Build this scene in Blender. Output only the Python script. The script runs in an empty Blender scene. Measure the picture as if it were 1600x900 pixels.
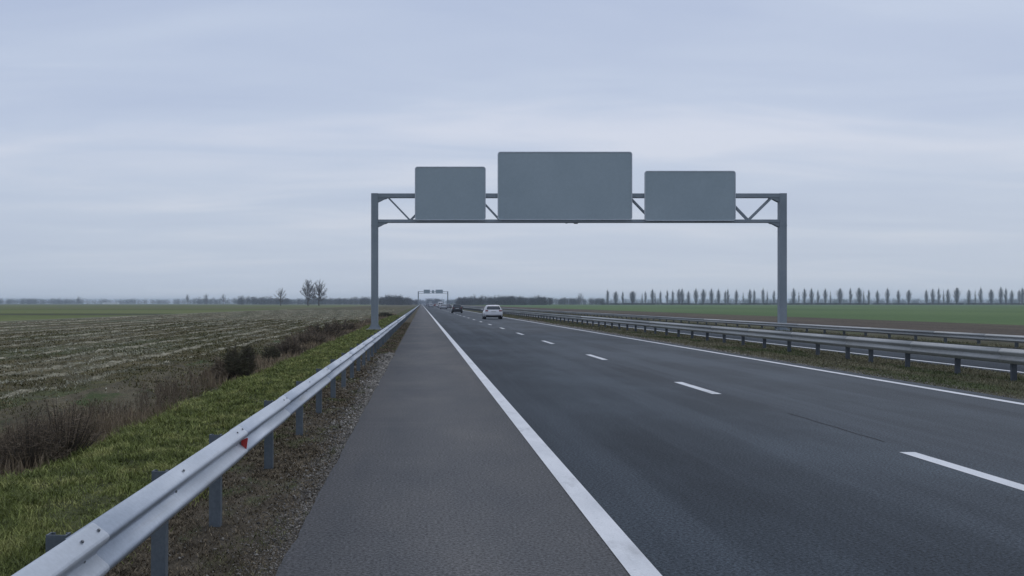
import bpy, bmesh, math, random
import numpy as np
from mathutils import Vector, Matrix
R = math.radians
random.seed(7); rng = np.random.default_rng(7)
S = bpy.context.scene
COL = S.collection

# ------------------------------------------------------------------ camera, sky, sun, exposure
H = 1.6; F = 1650.0; VX = 658.5; HY = 474.3          # eye height, focal length and horizon measured on the 1600 px photograph
cd = bpy.data.cameras.new('camera'); cam = bpy.data.objects.new('camera', cd); COL.objects.link(cam)
cam.location = (0, 0, H); cam.rotation_euler = (R(90), 0, 0)
cd.sensor_width = 36; cd.lens = F / 1600 * 36
cd.shift_x = (800 - VX) / 1600; cd.shift_y = (HY - 450) / 1600
cd.clip_start = 0.1; cd.clip_end = 30000
S.camera = cam

SUN_EL, SUN_AZ = 50, 25                              # azimuth from +Y (ahead), clockwise
w = bpy.data.worlds.new('World'); S.world = w; w.use_nodes = True
wt = w.node_tree; wt.nodes.clear()
def wn(t, **k):
    n = wt.nodes.new(t)
    for a, v in k.items(): setattr(n, a, v)
    return n
out = wn('ShaderNodeOutputWorld'); bg = wn('ShaderNodeBackground'); bg.inputs[1].default_value = 0.1
sky = wn('ShaderNodeTexSky'); sky.sky_type = 'NISHITA'; sky.sun_disc = False
sky.sun_elevation = R(SUN_EL); sky.sun_rotation = R(SUN_AZ); sky.air_density = 1.2; sky.dust_density = 3
tc = wn('ShaderNodeTexCoord'); sp = wn('ShaderNodeSeparateXYZ'); wt.links.new(tc.outputs['Generated'], sp.inputs[0])
def wmath(op, a, b=None, c=None):
    n = wn('ShaderNodeMath', operation=op)
    for i, v in enumerate((a, b, c)):
        if v is None: continue
        if hasattr(v, 'links'): wt.links.new(v, n.inputs[i])
        else: n.inputs[i].default_value = v
    return n.outputs[0]
zz = wmath('MAXIMUM', sp.outputs[2], 0.0); zd = wmath('ADD', zz, 0.11)
cu = wmath('DIVIDE', sp.outputs[0], zd); cv = wmath('DIVIDE', sp.outputs[1], zd)
cx = wn('ShaderNodeCombineXYZ'); wt.links.new(cu, cx.inputs[0]); wt.links.new(cv, cx.inputs[1])
def wnoise(scale, detail, rough, loc, sc=(1, 1, 1), dist=0.0):
    mp = wn('ShaderNodeMapping'); mp.inputs[1].default_value = loc; mp.inputs[3].default_value = sc
    wt.links.new(cx.outputs[0], mp.inputs[0])
    n = wn('ShaderNodeTexNoise'); n.inputs['Scale'].default_value = scale; n.inputs['Detail'].default_value = detail
    n.inputs['Roughness'].default_value = rough; n.inputs['Distortion'].default_value = dist
    wt.links.new(mp.outputs[0], n.inputs[0]); return n.outputs[0]
n1 = wmath('ADD', wmath('MULTIPLY', wnoise(0.85, 5, 0.46, (3.1, 1.7, 0), (0.42, 1, 1), 0.5), .62), wmath('MULTIPLY', wnoise(2.0, 5, 0.48, (7.3, 4.2, 1), (0.5, 1, 1), 0.6), .38))
r1 = wn('ShaderNodeValToRGB'); wt.links.new(n1, r1.inputs[0])
e = r1.color_ramp.elements
e[0].position = 0.36; e[0].color = (.425, .500, .668, 1); e[1].position = 0.62; e[1].color = (.605, .650, .765, 1)
m_ = e.new(0.50); m_.color = (.490, .563, .712, 1)
# thicker, greyer air low down
lowr = wn('ShaderNodeMapRange'); wt.links.new(sp.outputs[2], lowr.inputs[0])
lowr.inputs[1].default_value = 0.0; lowr.inputs[2].default_value = 0.16; lowr.inputs[3].default_value = 0.8; lowr.inputs[4].default_value = 0.0
mx0 = wn('ShaderNodeMixRGB'); wt.links.new(lowr.outputs[0], mx0.inputs[0]); wt.links.new(r1.outputs[0], mx0.inputs[1]); mx0.inputs[2].default_value = (.505, .575, .670, 1)
mul = wn('ShaderNodeMixRGB', blend_type='MULTIPLY'); mul.inputs[0].default_value = 1; mul.inputs[2].default_value = (10, 10, 10, 1)
wt.links.new(mx0.outputs[0], mul.inputs[1])
mx = wn('ShaderNodeMixRGB'); mx.inputs[0].default_value = 0.94
wt.links.new(sky.outputs[0], mx.inputs[1]); wt.links.new(mul.outputs[0], mx.inputs[2])
wt.links.new(mx.outputs[0], bg.inputs[0]); wt.links.new(bg.outputs[0], out.inputs[0])

sl = bpy.data.lights.new('sun', 'SUN'); sl.energy = 0.6; sl.angle = R(70); sl.color = (1, .97, .93)
so = bpy.data.objects.new('sun', sl); COL.objects.link(so)
so.rotation_euler = (R(90 - SUN_EL), 0, R(180 - SUN_AZ)); so.location = (0, 0, 60)
S.view_settings.view_transform = 'Standard'; S.view_settings.look = 'None'; S.view_settings.gamma = 1
S.view_settings.use_curve_mapping = False; S.view_settings.exposure = 0.08
S.cycles.max_bounces = 6; S.cycles.diffuse_bounces = 3; S.cycles.glossy_bounces = 3; S.cycles.volume_bounces = 1
S.cycles.use_denoising = True

# ------------------------------------------------------------------ material helper
def mat(name, stops, scale=(1, 1, 1), detail=6, nrough=0.6, rough=0.8, metal=0.0, spec=0.3, fine=None, bump=None, island=None, rvar=None, layer=None):
    """stops: colour ramp over a noise laid in world position; fine=(scale, amount) multiplies small grain;
    bump=(scale, distance); island=amount of random brightness for each loose piece; layer=(scale3, lo, hi, colour, detail) mixes a second colour in."""
    m = bpy.data.materials.new(name); m.use_nodes = True; t = m.node_tree; t.nodes.clear()
    N = t.nodes.new; L = t.links.new
    o = N('ShaderNodeOutputMaterial'); b = N('ShaderNodeBsdfPrincipled'); L(b.outputs[0], o.inputs[0])
    b.inputs['Roughness'].default_value = rough; b.inputs['Metallic'].default_value = metal
    b.inputs['Specular IOR Level'].default_value = spec
    g = N('ShaderNodeNewGeometry')
    def noise(sc3, det, ro=0.6):
        mp = N('ShaderNodeMapping'); mp.inputs[3].default_value = sc3; L(g.outputs['Position'], mp.inputs[0])
        n = N('ShaderNodeTexNoise'); n.inputs['Scale'].default_value = 1; n.inputs['Detail'].default_value = det
        n.inputs['Roughness'].default_value = ro; L(mp.outputs[0], n.inputs[0]); return n.outputs[0]
    n = noise(scale, detail, nrough)
    r = N('ShaderNodeValToRGB'); L(n, r.inputs[0]); el = r.color_ramp.elements
    el[0].position, el[0].color = stops[0][0], (*stops[0][1], 1); el[1].position, el[1].color = stops[-1][0], (*stops[-1][1], 1)
    for p, c in stops[1:-1]:
        x = el.new(p); x.color = (*c, 1)
    c = r.outputs[0]
    for ly in (layer or []):
        n2 = noise(ly[0], ly[4]); mr = N('ShaderNodeMapRange'); mr.interpolation_type = 'SMOOTHSTEP'
        L(n2, mr.inputs[0]); mr.inputs[1].default_value = ly[1]; mr.inputs[2].default_value = ly[2]
        if len(ly) > 5: mr.inputs[4].default_value = ly[5]
        mi = N('ShaderNodeMixRGB'); L(mr.outputs[0], mi.inputs[0]); L(c, mi.inputs[1]); mi.inputs[2].default_value = (*ly[3], 1); c = mi.outputs[0]
    def mulf(c, src, lo, hi, a, bb):
        mr = N('ShaderNodeMapRange'); L(src, mr.inputs[0]); mr.inputs[1].default_value = lo; mr.inputs[2].default_value = hi
        mr.inputs[3].default_value = a; mr.inputs[4].default_value = bb
        mi = N('ShaderNodeMixRGB'); mi.blend_type = 'MULTIPLY'; mi.inputs[0].default_value = 1; L(c, mi.inputs[1]); L(mr.outputs[0], mi.inputs[2]); return mi.outputs[0]
    if fine: c = mulf(c, noise((fine[0],) * 3, 3, 0.8), 0.36, 0.64, 1 - fine[1], 1 + fine[1])
    if island: c = mulf(c, g.outputs['Random Per Island'], 0, 1, 1 - island, 1 + island)
    L(c, b.inputs['Base Color'])
    if rvar:
        mr = N('ShaderNodeMapRange'); L(noise(rvar[0], 4), mr.inputs[0]); mr.inputs[1].default_value = .35; mr.inputs[2].default_value = .65
        mr.inputs[3].default_value = rvar[1]; mr.inputs[4].default_value = rvar[2]; L(mr.outputs[0], b.inputs['Roughness'])
    if bump:
        bp = N('ShaderNodeBump'); bp.inputs['Distance'].default_value = bump[1]; bp.inputs['Strength'].default_value = 1
        L(noise((bump[0],) * 3 if not isinstance(bump[0], tuple) else bump[0], 5, 0.65), bp.inputs['Height']); L(bp.outputs[0], b.inputs['Normal'])
    return m
def plain(name, c, rough=.6, metal=0, spec=.4, var=.12, sc=3):
    lo = tuple(x * (1 - var) for x in c); hi = tuple(min(1, x * (1 + var)) for x in c)
    return mat(name, [(.35, lo), (.65, hi)], (sc, sc, sc), 4, .5, rough, metal, spec)

MAT = {}
MAT['shoulder'] = mat('shoulder_asphalt', [(.36, (.080, .083, .089)), (.50, (.096, .097, .100)), (.64, (.116, .114, .113))], (.6, .22, 1), 7, .6, .86, spec=.22, fine=(44, .62), bump=(60, .004),
                      layer=[((1.1, .03, 1), .52, .68, (.118, .114, .114), 3, .6), ((90, 90, 90), .62, .74, (.24, .245, .25), 3, .7)])
MAT['asphalt'] = mat('lane_asphalt', [(.34, (.028, .036, .045)), (.50, (.042, .053, .065)), (.66, (.064, .080, .096))], (.45, .14, 1), 7, .6, .82, spec=.25, fine=(42, .72), bump=(60, .004),
                     layer=[((.9, .022, 1), .44, .64, (.076, .092, .110), 4, .6), ((90, 90, 90), .62, .74, (.23, .25, .28), 3, .7)])
MAT['line'] = mat('road_paint', [(.3, (.55, .565, .585)), (.6, (.68, .69, .705))], (3, 1, 1), 6, .6, .6, spec=.35, fine=(90, .09), layer=[((38, 38, 38), .62, .72, (.30, .31, .32), 5, .7), ((3, .8, 1), .54, .68, (.40, .41, .42), 6, .7)])
MAT['gravel'] = mat('verge_soil', [(.35, (.050, .041, .029)), (.5, (.088, .072, .051)), (.66, (.145, .122, .09))], (3, 1.4, 2), 8, .7, .95, spec=.1, fine=(45, .45), bump=(38, .02),
                    layer=[((1.6, .7, 1), .52, .66, (.072, .086, .036), 5)])
MAT['grassg'] = mat('grass_floor', [(.35, (.042, .048, .018)), (.62, (.100, .108, .045))], (2.2, 1.2, 2), 7, .7, .95, spec=.1, fine=(30, .45), bump=(22, .03))
MAT['ditch'] = mat('ditch_floor', [(.35, (.065, .058, .038)), (.62, (.13, .112, .072))], (1.6, .8, 2), 7, .7, .95, spec=.1, fine=(20, .4), bump=(14, .04), layer=[((.9, .3, 1), .52, .64, (.06, .08, .03), 4)])
MAT['stubble'] = mat('stubble_soil', [(.34, (.050, .042, .020)), (.5, (.086, .072, .036)), (.66, (.132, .110, .058))], (.8, .25, 1), 8, .7, .95, spec=.08, fine=(9, .4), bump=(5, .05),
                     layer=[((.22, .04, 1), .46, .60, (.062, .078, .034), 5, .7), ((1.5, .006, 1), .50, .60, (.25, .225, .155), 9, .35), ((.6, .9, 1), .5, .62, (.085, .080, .052), 8, .6)])
MAT['track'] = mat('dry_track', [(.35, (.14, .14, .085)), (.65, (.22, .21, .14))], (.5, .2, 1), 5, .6, .95, spec=.1)
MAT['meadow'] = mat('meadow', [(.36, (.085, .100, .034)), (.5, (.115, .142, .044)), (.64, (.155, .160, .066))], (.004, .017, 1), 6, .6, .95, spec=.1, fine=(.7, .18),
                    layer=[((.0009, .0042, 1), .50, .58, (.115, .100, .062), 4, .75)])
MAT['median'] = mat('median_turf', [(.35, (.050, .048, .028)), (.5, (.080, .078, .045)), (.66, (.115, .108, .072))], (1.4, .5, 1), 8, .7, .95, spec=.1, fine=(25, .4), bump=(20, .02), layer=[((.6, .12, 1), .5, .66, (.066, .082, .034), 4)])
MAT['plough'] = mat('ploughed_soil', [(.35, (.062, .050, .040)), (.65, (.108, .088, .068))], (.9, .06, 1), 8, .7, .95, spec=.1, fine=(4, .35), bump=(3, .08), layer=[((.08, .02, 1), .52, .66, (.105, .090, .062), 5)])
MAT['crop'] = mat('winter_crop', [(.36, (.074, .128, .044)), (.64, (.100, .158, .056))], (.02, .008, 1), 5, .5, .95, spec=.1, fine=(1.2, .15))
MAT['blade'] = mat('grass_blade', [(.36, (.084, .102, .027)), (.5, (.178, .205, .056)), (.64, (.350, .345, .125))], (1.9, 1.5, 1), 7, .75, .7, spec=.25, island=.55, layer=[((2.4, 1.2, 1), .60, .72, (.20, .18, .085), 4, .6)])
MAT['thatch'] = mat('dead_grass', [(.38, (.066, .052, .034)), (.62, (.215, .172, .115))], (7, 4, 1), 6, .75, .85, spec=.15, island=.6, layer=[((1.5, .5, 1), .52, .64, (.085, .105, .036), 4, .7)])
MAT['regrow'] = mat('field_regrowth', [(.36, (.066, .064, .024)), (.5, (.110, .102, .044)), (.64, (.195, .160, .090))], (.9, .5, 1), 6, .7, .85, spec=.15, island=.5)
MAT['strawrow'] = mat('straw_heap', [(.36, (.11, .098, .060)), (.5, (.235, .215, .150)), (.64, (.40, .37, .275))], (5, 2.2, 5), 7, .75, .9, spec=.1, fine=(30, .35), bump=(18, .03))
MAT['wetsoil'] = plain('wet_soil', (.030, .027, .020), .9, 0, .2, .2, .3)
MAT['straw'] = mat('straw', [(.35, (.25, .24, .17)), (.65, (.44, .42, .32))], (1, .3, 1), 5, .6, .85, spec=.15, island=.35)
MAT['weed'] = mat('weed_stem', [(.35, (.125, .100, .074)), (.5, (.180, .142, .102)), (.66, (.26, .205, .14))], (.5, .22, 1), 5, .6, .9, spec=.1, island=.4)
MAT['tan'] = mat('tan_grass', [(.35, (.16, .12, .078)), (.65, (.30, .235, .155))], (.8, .4, 1), 5, .6, .85, spec=.15, island=.4)
MAT['olive'] = mat('olive_blade', [(.35, (.14, .130, .078)), (.65, (.24, .215, .138))], (1, .25, 1), 5, .6, .85, spec=.15, island=.4, layer=[((.8, .15, 1), .5, .62, (.080, .105, .038), 4, .8)])
MAT['stone'] = mat('gravel_stone', [(.35, (.10, .092, .082)), (.65, (.26, .24, .21))], (30, 30, 30), 2, .5, .85, spec=.3, island=.65)
MAT['shrub'] = mat('shrub_twig', [(.35, (.080, .078, .050)), (.65, (.135, .125, .080))], (2, 2, 2), 4, .6, .9, spec=.1, island=.4)
MAT['bark'] = mat('bark', [(.35, (.070, .058, .046)), (.65, (.115, .095, .075))], (.6, .6, .2), 5, .6, .95, spec=.1)
MAT['twig'] = mat('twig', [(.35, (.060, .052, .046)), (.65, (.090, .078, .068))], (.3, .3, .3), 4, .6, .95, spec=.1, island=.25)
MAT['poplar'] = mat('poplar_twig', [(.35, (.055, .052, .044)), (.65, (.085, .080, .066))], (.05, .05, .05), 4, .6, .95, spec=.1, island=.25)
MAT['wood'] = mat('far_wood', [(.36, (.032, .035, .027)), (.64, (.060, .058, .045))], (.02, .02, .05), 5, .6, .95, spec=.05, island=.3)
MAT['steel'] = mat('galvanised_rail', [(.34, (.40, .44, .49)), (.66, (.52, .56, .62))], (2.5, .5, 2.5), 7, .6, .55, metal=.62, spec=.4, fine=(30, .05), rvar=((6, .8, 6), .50, .66),
                   layer=[((9, .5, 9), .60, .78, (.30, .30, .29), 6, .65), ((1.2, .7, 40), .62, .75, (.36, .35, .33), 5, .2)])
MAT['steeld'] = mat('weathered_rail', [(.34, (.26, .27, .27)), (.66, (.40, .41, .41))], (1.5, .12, 3), 7, .6, .5, metal=.25, spec=.5, fine=(12, .08), rvar=((3, .4, 3), .4, .62),
                    layer=[((5, .25, 7), .55, .72, (.27, .27, .25), 6, .6)])
MAT['post'] = mat('galvanised_post', [(.34, (.090, .110, .128)), (.66, (.145, .168, .190))], (4, 4, 1.5), 6, .6, .6, metal=.35, spec=.4, fine=(40, .1))
MAT['postd'] = mat('weathered_post', [(.34, (.060, .070, .082)), (.66, (.105, .118, .132))], (4, 4, 1.5), 6, .6, .7, metal=.1, spec=.3, fine=(40, .1))
MAT['gantry'] = mat('grey_steel', [(.35, (.215, .250, .280)), (.65, (.275, .310, .345))], (.6, .6, .35), 6, .6, .55, metal=.15, spec=.4, fine=(9, .05))
MAT['panel'] = mat('panel_grey', [(.36, (.330, .395, .430)), (.64, (.365, .430, .465))], (.25, 1, .3), 5, .55, .6, metal=.1, spec=.35, fine=(6, .03))
MAT['rim'] = plain('panel_edge', (.52, .56, .60), .5, .3, .5, .06)
MAT['concrete'] = mat('concrete', [(.35, (.24, .24, .23)), (.65, (.36, .36, .34))], (3, 3, 3), 6, .6, .9, spec=.2, bump=(20, .004))
MAT['red'] = plain('red_reflector', (.55, .035, .030), .3, 0, .5, .1, 30)
MAT['dark'] = plain('black_rubber', (.018, .018, .020), .85, 0, .2, .1)
MAT['bolt'] = plain('bolt_zinc', (.10, .11, .12), .5, .4, .5, .1)
MAT['glass'] = plain('tinted_glass', (.05, .06, .07), .12, 0, .6, .05)
MAT['tail'] = plain('tail_lamp_red', (.22, .03, .03), .25, 0, .5, .05)
MAT['plate'] = plain('plate_pale', (.55, .56, .55), .5, 0, .4, .05)
MAT['shed'] = plain('shed_white', (.72, .73, .72), .7, 0, .3, .05)
MAT['roof'] = plain('shed_roof', (.42, .43, .44), .7, 0, .3, .08)

# ------------------------------------------------------------------ object helpers
def tag(o, label=None, cat=None, group=None, kind=None):
    if label: o['label'] = label
    if cat: o['category'] = cat
    if group: o['group'] = group
    if kind: o['kind'] = kind
    return o
def empty(name, loc=(0, 0, 0), rz=0):
    o = bpy.data.objects.new(name, None); COL.objects.link(o); o.location = loc; o.rotation_euler = (0, 0, rz); o.empty_display_size = .3
    return o
def link(name, me, m, parent=None, smooth=False):
    if m is not None: me.materials.append(m)
    if smooth: me.polygons.foreach_set('use_smooth', [True] * len(me.polygons))
    o = bpy.data.objects.new(name, me); COL.objects.link(o)
    if parent: o.parent = parent
    return o
def np_mesh(name, V, faces_quads=None, faces_tris=None):
    me = bpy.data.meshes.new(name); me.vertices.add(len(V)); me.vertices.foreach_set('co', np.asarray(V, np.float32).ravel())
    nq = 0 if faces_quads is None else len(faces_quads); nt = 0 if faces_tris is None else len(faces_tris)
    loops = []; 
    if nq: loops.append(np.asarray(faces_quads, np.int32).ravel())
    if nt: loops.append(np.asarray(faces_tris, np.int32).ravel())
    loops = np.concatenate(loops); me.loops.add(len(loops)); me.loops.foreach_set('vertex_index', loops)
    tot = np.concatenate([np.full(nq, 4, np.int32), np.full(nt, 3, np.int32)]); st = np.concatenate([[0], np.cumsum(tot)[:-1]]).astype(np.int32)
    me.polygons.add(nq + nt); me.polygons.foreach_set('loop_start', st)
    try: me.polygons.foreach_set('loop_total', tot)
    except Exception: pass
    me.update(calc_edges=True); me.validate(); return me
class MB:
    def __init__(s): s.v = []; s.f = []
    def add(s, v, f):
        b = len(s.v); s.v += [tuple(p) for p in v]; s.f += [tuple(i + b for i in q) for q in f]; return s
    def box(s, x0, x1, y0, y1, z0, z1, ch=0):
        if ch <= 0:
            v = [(x, y, z) for z in (z0, z1) for y in (y0, y1) for x in (x0, x1)]
            return s.add(v, [(0, 2, 3, 1), (4, 5, 7, 6), (0, 1, 5, 4), (2, 6, 7, 3), (0, 4, 6, 2), (1, 3, 7, 5)])
        bm = bmesh.new(); bmesh.ops.create_cube(bm, size=1)
        for q in bm.verts: q.co = Vector(((x0 + x1) / 2 + q.co.x * (x1 - x0), (y0 + y1) / 2 + q.co.y * (y1 - y0), (z0 + z1) / 2 + q.co.z * (z1 - z0)))
        bmesh.ops.bevel(bm, geom=bm.edges[:], offset=ch, segments=2, affect='EDGES', profile=.5)
        bm.verts.index_update(); s.add([q.co[:] for q in bm.verts], [[q.index for q in p.verts] for p in bm.faces]); bm.free(); return s
    def bar(s, a, b, wx, wy):                       # rectangular bar between two points
        a = Vector(a); b = Vector(b); d = (b - a).normalized(); u = d.cross(Vector((0, 1, 0)))
        if u.length < .01: u = Vector((1, 0, 0))
        u.normalize(); t = u.cross(d).normalized(); v = []
        for p in (a, b):
            for i, j in ((-1, -1), (1, -1), (1, 1), (-1, 1)): v.append(p + u * i * wx / 2 + t * j * wy / 2)
        return s.add(v, [(0, 1, 2, 3), (7, 6, 5, 4), (0, 4, 5, 1), (1, 5, 6, 2), (2, 6, 7, 3), (3, 7, 4, 0)])
    def prism(s, poly, y0, y1):                    # polygon in x,z extruded along y
        n = len(poly); v = [(x, y0, z) for x, z in poly] + [(x, y1, z) for x, z in poly]
        return s.add(v, [tuple(range(n)), tuple(range(2 * n - 1, n - 1, -1))] + [(i, i + n, (i + 1) % n + n, (i + 1) % n) for i in range(n)])
    def prism_z(s, poly, z0, z1):
        n = len(poly); v = [(x, y, z0) for x, y in poly] + [(x, y, z1) for x, y in poly]
        return s.add(v, [tuple(range(n - 1, -1, -1)), tuple(range(n, 2 * n))] + [(i, (i + 1) % n, (i + 1) % n + n, i + n) for i in range(n)])
    def cyl(s, c, r, h, axis='z', n=16, r2=None):
        r2 = r if r2 is None else r2; v = []
        for k, rr in ((-h / 2, r), (h / 2, r2)):
            for i in range(n):
                a = 2 * math.pi * i / n; p = (rr * math.cos(a), rr * math.sin(a), k)
                p = {'z': p, 'x': (p[2], p[0], p[1]), 'y': (p[0], p[2], p[1])}[axis]; v.append((c[0] + p[0], c[1] + p[1], c[2] + p[2]))
        return s.add(v, [tuple(range(n - 1, -1, -1)), tuple(range(n, 2 * n))] + [(i, (i + 1) % n, (i + 1) % n + n, i + n) for i in range(n)])
    def build(s, name, m, parent=None, smooth=False, bevel=0):
        me = bpy.data.meshes.new(name); me.from_pydata(s.v, [], s.f)
        bm = bmesh.new(); bm.from_mesh(me); bmesh.ops.recalc_face_normals(bm, faces=bm.faces)
        if bevel: bmesh.ops.bevel(bm, geom=bm.edges[:], offset=bevel, segments=2, affect='EDGES', profile=.5)
        bm.to_mesh(me); bm.free(); me.update()
        return link(name, me, m, parent, smooth)
def copy_tree(o, parent=None):
    c = o.copy(); COL.objects.link(c); c.parent = parent
    for ch in [q for q in list(o.children)]: copy_tree(ch, c)
    return c
def PX(px, Z): return (px - VX) * Z / F             # photograph column at distance Z -> metres across
def PZ(py, Z): return H + (HY - py) * Z / F         # photograph row at distance Z -> metres up

# ------------------------------------------------------------------ the lie of the land
PROF_X = [-9000, -12, -9, -6.8, -5.6, -4.9, -4.2, -3.4, -1.9, -.9, 9.9, 13.7, 21.0, 22.0, 24.0, 24.8, 25.8, 27, 9000]
PROF_Z = [-.12, -.12, -.10, -.14, -.34, -.36, -.20, -.07, -.025, -.02, -.02, -.02, -.02, -.13, -.18, -.50, -.22, -.20, -.20]
def lump(X, Y):
    X = np.asarray(X, float); Y = np.asarray(Y, float)
    a = np.sin(X * 3.1 + 1.3 * np.sin(Y * 1.7)) * np.sin(Y * 2.3 + X) * .5 + np.sin(X * 6.7 + Y * 1.1 + 2) * np.sin(Y * 5.1 - X * 2.2) * .3 + np.sin(X * 1.3 + Y * .61) * .4
    return a
def gz(X, Y):
    X = np.asarray(X, float); Y = np.asarray(Y, float)
    z = np.interp(X, PROF_X, PROF_Z)
    amp = np.interp(X, [-40, -12, -5, -3, -1.9, -1.1, -.95, 9.95, 10.3, 12, 13.4, 13.65, 21.1, 22, 27, 45], [.0, .05, .05, .035, .022, .012, 0, 0, .015, .02, .012, 0, 0, .03, .05, 0])
    return z + amp * lump(X, Y) * np.interp(Y, [-40, 0, 120, 200], [0, 1, 1, 0])
YS = np.concatenate([[-8000, -2000, -500, -150, -40], np.arange(-10, 45, .25), np.arange(45, 120, 1.0), np.arange(120, 210, 3.0), [260, 400, 700, 1200, 2000, 3500, 5500, 8000]])
def band(name, x0, x1, m, dx=None, label=None, xs=None):
    if xs is None:
        n = max(1, int(round((x1 - x0) / dx))) if dx else 1; xs = np.linspace(x0, x1, n + 1)
    xs = np.unique(np.concatenate([xs, [p for p in PROF_X if x0 < p < x1]]))
    A, B = np.meshgrid(xs, YS); V = np.stack([A, B, gz(A, B)], -1).reshape(-1, 3)
    nx = len(xs); ny = len(YS); i = np.arange((ny - 1) * nx).reshape(ny - 1, nx)[:, :-1].ravel()
    Q = np.stack([i, i + 1, i + nx + 1, i + nx], 1)
    o = link(name, np_mesh(name, V, Q), MAT[m], None, True); o['kind'] = 'structure'
    if label: o['label'] = label
    return o
band('gravel_verge', -2.0, -.9, 'gravel', .12, 'brown stony verge between the hard shoulder and the left guard rail')
band('grass_verge', -4.25, -2.0, 'grassg', .2, 'green grass verge behind the left guard rail')
band('ditch', -6.8, -4.25, 'ditch', .3, 'shallow overgrown ditch between the grass verge and the stubble field')
band('stubble_field', -39.5, -6.8, 'stubble', None, 'brown field with pale stubble rows left of the motorway', xs=np.concatenate([np.arange(-39.5, -12, 1.5), np.arange(-12, -6.8, .4), [-6.8]]))
band('field_track', -41, -39.5, 'track', None, 'pale dry track along the far side of the stubble field')
band('meadow', -8000, -41, 'meadow', None, 'flat green meadow beyond the stubble field', xs=np.array([-8000, -2000, -400, -100, -41]))
band('road_bed', -.9, 9.9, 'gravel', None, 'ground under the carriageway')
band('median', 9.9, 13.75, 'median', .25, 'low olive turf strip between the two carriageways')
band('far_road_bed', 13.75, 20.95, 'gravel', None, 'ground under the far carriageway')
band('far_verge', 20.95, 27.0, 'median', .35, 'rough grass verge and ditch right of the far guard rail')
band('ploughed_field', 27.0, 50, 'plough', None, 'brown ploughed strip right of the motorway', xs=np.concatenate([np.arange(27, 50, 2.0), [50]]))
band('crop_field', 50, 8000, 'crop', None, 'bright green winter crop field right of the motorway', xs=np.array([50, 150, 600, 2000, 8000]))

def strip(name, x0, x1, y0, y1, z, m, th=.0, label=None, wob=0):
    n = 2
    if wob:
        ys = np.concatenate([[y0], np.arange(-5, 60, .12), np.arange(60, 200, 1.0), [400, y1]])
        e = x0 + wob * (np.sin(ys * 1.9) * .4 + np.sin(ys * 5.3 + 1) * .35 + rng.normal(0, .3, len(ys)))
    else:
        ys = np.array([y0, 0, 50, 200, 700, y1], float); e = np.full(len(ys), x0)
    n = len(ys); V = np.concatenate([np.stack([e, ys, np.full(n, z)], 1), np.stack([np.full(n, x1), ys, np.full(n, z)], 1),
                                     np.stack([e - .01, ys, np.full(n, z - .05)], 1), np.stack([np.full(n, x1 + .01), ys, np.full(n, z - .05)], 1)])
    i = np.arange(n - 1); Q = np.concatenate([np.stack([i, i + n, i + n + 1, i + 1], 1), np.stack([i, i + 1, i + 2 * n + 1, i + 2 * n], 1), np.stack([i + n, i + 3 * n, i + 3 * n + 1, i + n + 1], 1)])
    o = link(name, np_mesh(name, V, Q), MAT[m]); o['kind'] = 'structure'
    if label: o['label'] = label
    return o
LX, DXL, RX = 1.32, 5.22, 9.56                        # left edge line, dashed line, right edge line
strip('hard_shoulder', -.86, LX, -300, 7000, 0, 'shoulder', label='grey asphalt hard shoulder left of the solid white line', wob=.012)
strip('carriageway', LX, 10.0, -300, 7000, .0001, 'asphalt', label='dark blue grey asphalt of the two driving lanes')
strip('far_carriageway', 13.6, 21.05, -300, 7000, 0, 'asphalt', label='asphalt of the opposite carriageway beyond the median')
def lines(name, x, wid, segs, label, z=.004):
    mb = MB()
    for a, b in segs: mb.add([(x - wid / 2, a, z), (x + wid / 2, a, z), (x + wid / 2, b, z), (x - wid / 2, b, z)], [(0, 1, 2, 3)])
    o = mb.build(name, MAT['line']); o['kind'] = 'structure'; o['label'] = label; return o
lines('edge_line', LX, .185, [(-300, 6000)], 'solid white line between the hard shoulder and the driving lane')
lines('edge_line', RX, .17, [(-300, 6000)], 'solid white line along the median side of the carriageway')
D0 = 11.35                                            # far end of the nearest dash
lines('lane_dashes', DXL, .17, [(D0 - 3.0 - 12 * k, D0 - 12 * k) for k in range(1, 12)] + [(a - l, a) for a, l in ((D0, 3.0), (21.5, 2.85), (33.1, 3.1), (45.4, 3.5), (57.7, 3.5))] + [(66.6 + 12.25 * k, 70 + 12.25 * k) for k in range(90)], 'broken white line between the two driving lanes')
lines('edge_line', 13.95, .15, [(-300, 6000)], 'white line on the median side of the far carriageway')
lines('edge_line', 20.7, .15, [(-300, 6000)], 'white line on the outer side of the far carriageway')
lines('lane_dashes', 17.3, .13, [(5 + 12 * k, 8 + 12 * k) for k in range(-20, 80)], 'broken white line in the middle of the far carriageway')

sm_ = MB(); yy = 12.2
for q_ in range(9):
    l_ = random.uniform(.25, .6); sm_.add([(5.34 + .012 * math.sin(q_ * 2), yy, .003), (5.358 + .012 * math.sin(q_ * 2), yy, .003), (5.358 + .012 * math.sin(q_ * 2 + 2), yy + l_, .003), (5.34 + .012 * math.sin(q_ * 2 + 2), yy + l_, .003)], [(0, 1, 2, 3)]); yy += l_
o = sm_.build('road_crack', MAT['dark']); o['kind'] = 'structure'; o['label'] = 'thin dark crack along the joint between the two lanes'
# field details that lie flat
def patch(name, pts, z, m, label):
    o = MB().add([(x, y, z) for x, y in pts], [tuple(range(len(pts)))]).build(name, MAT[m]); o['kind'] = 'structure'; o['label'] = label
patch('soil_strip', [(-160, 160), (-41, 163), (-41, 175), (-160, 176)], -.105, 'wetsoil', 'thin dark soil strip across the meadow on the left')
patch('hedge_foot', [(150, 1440), (900, 1440), (900, 1700), (150, 1700)], -.15, 'meadow', 'dull green strip of ground at the foot of the poplar row')

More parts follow.
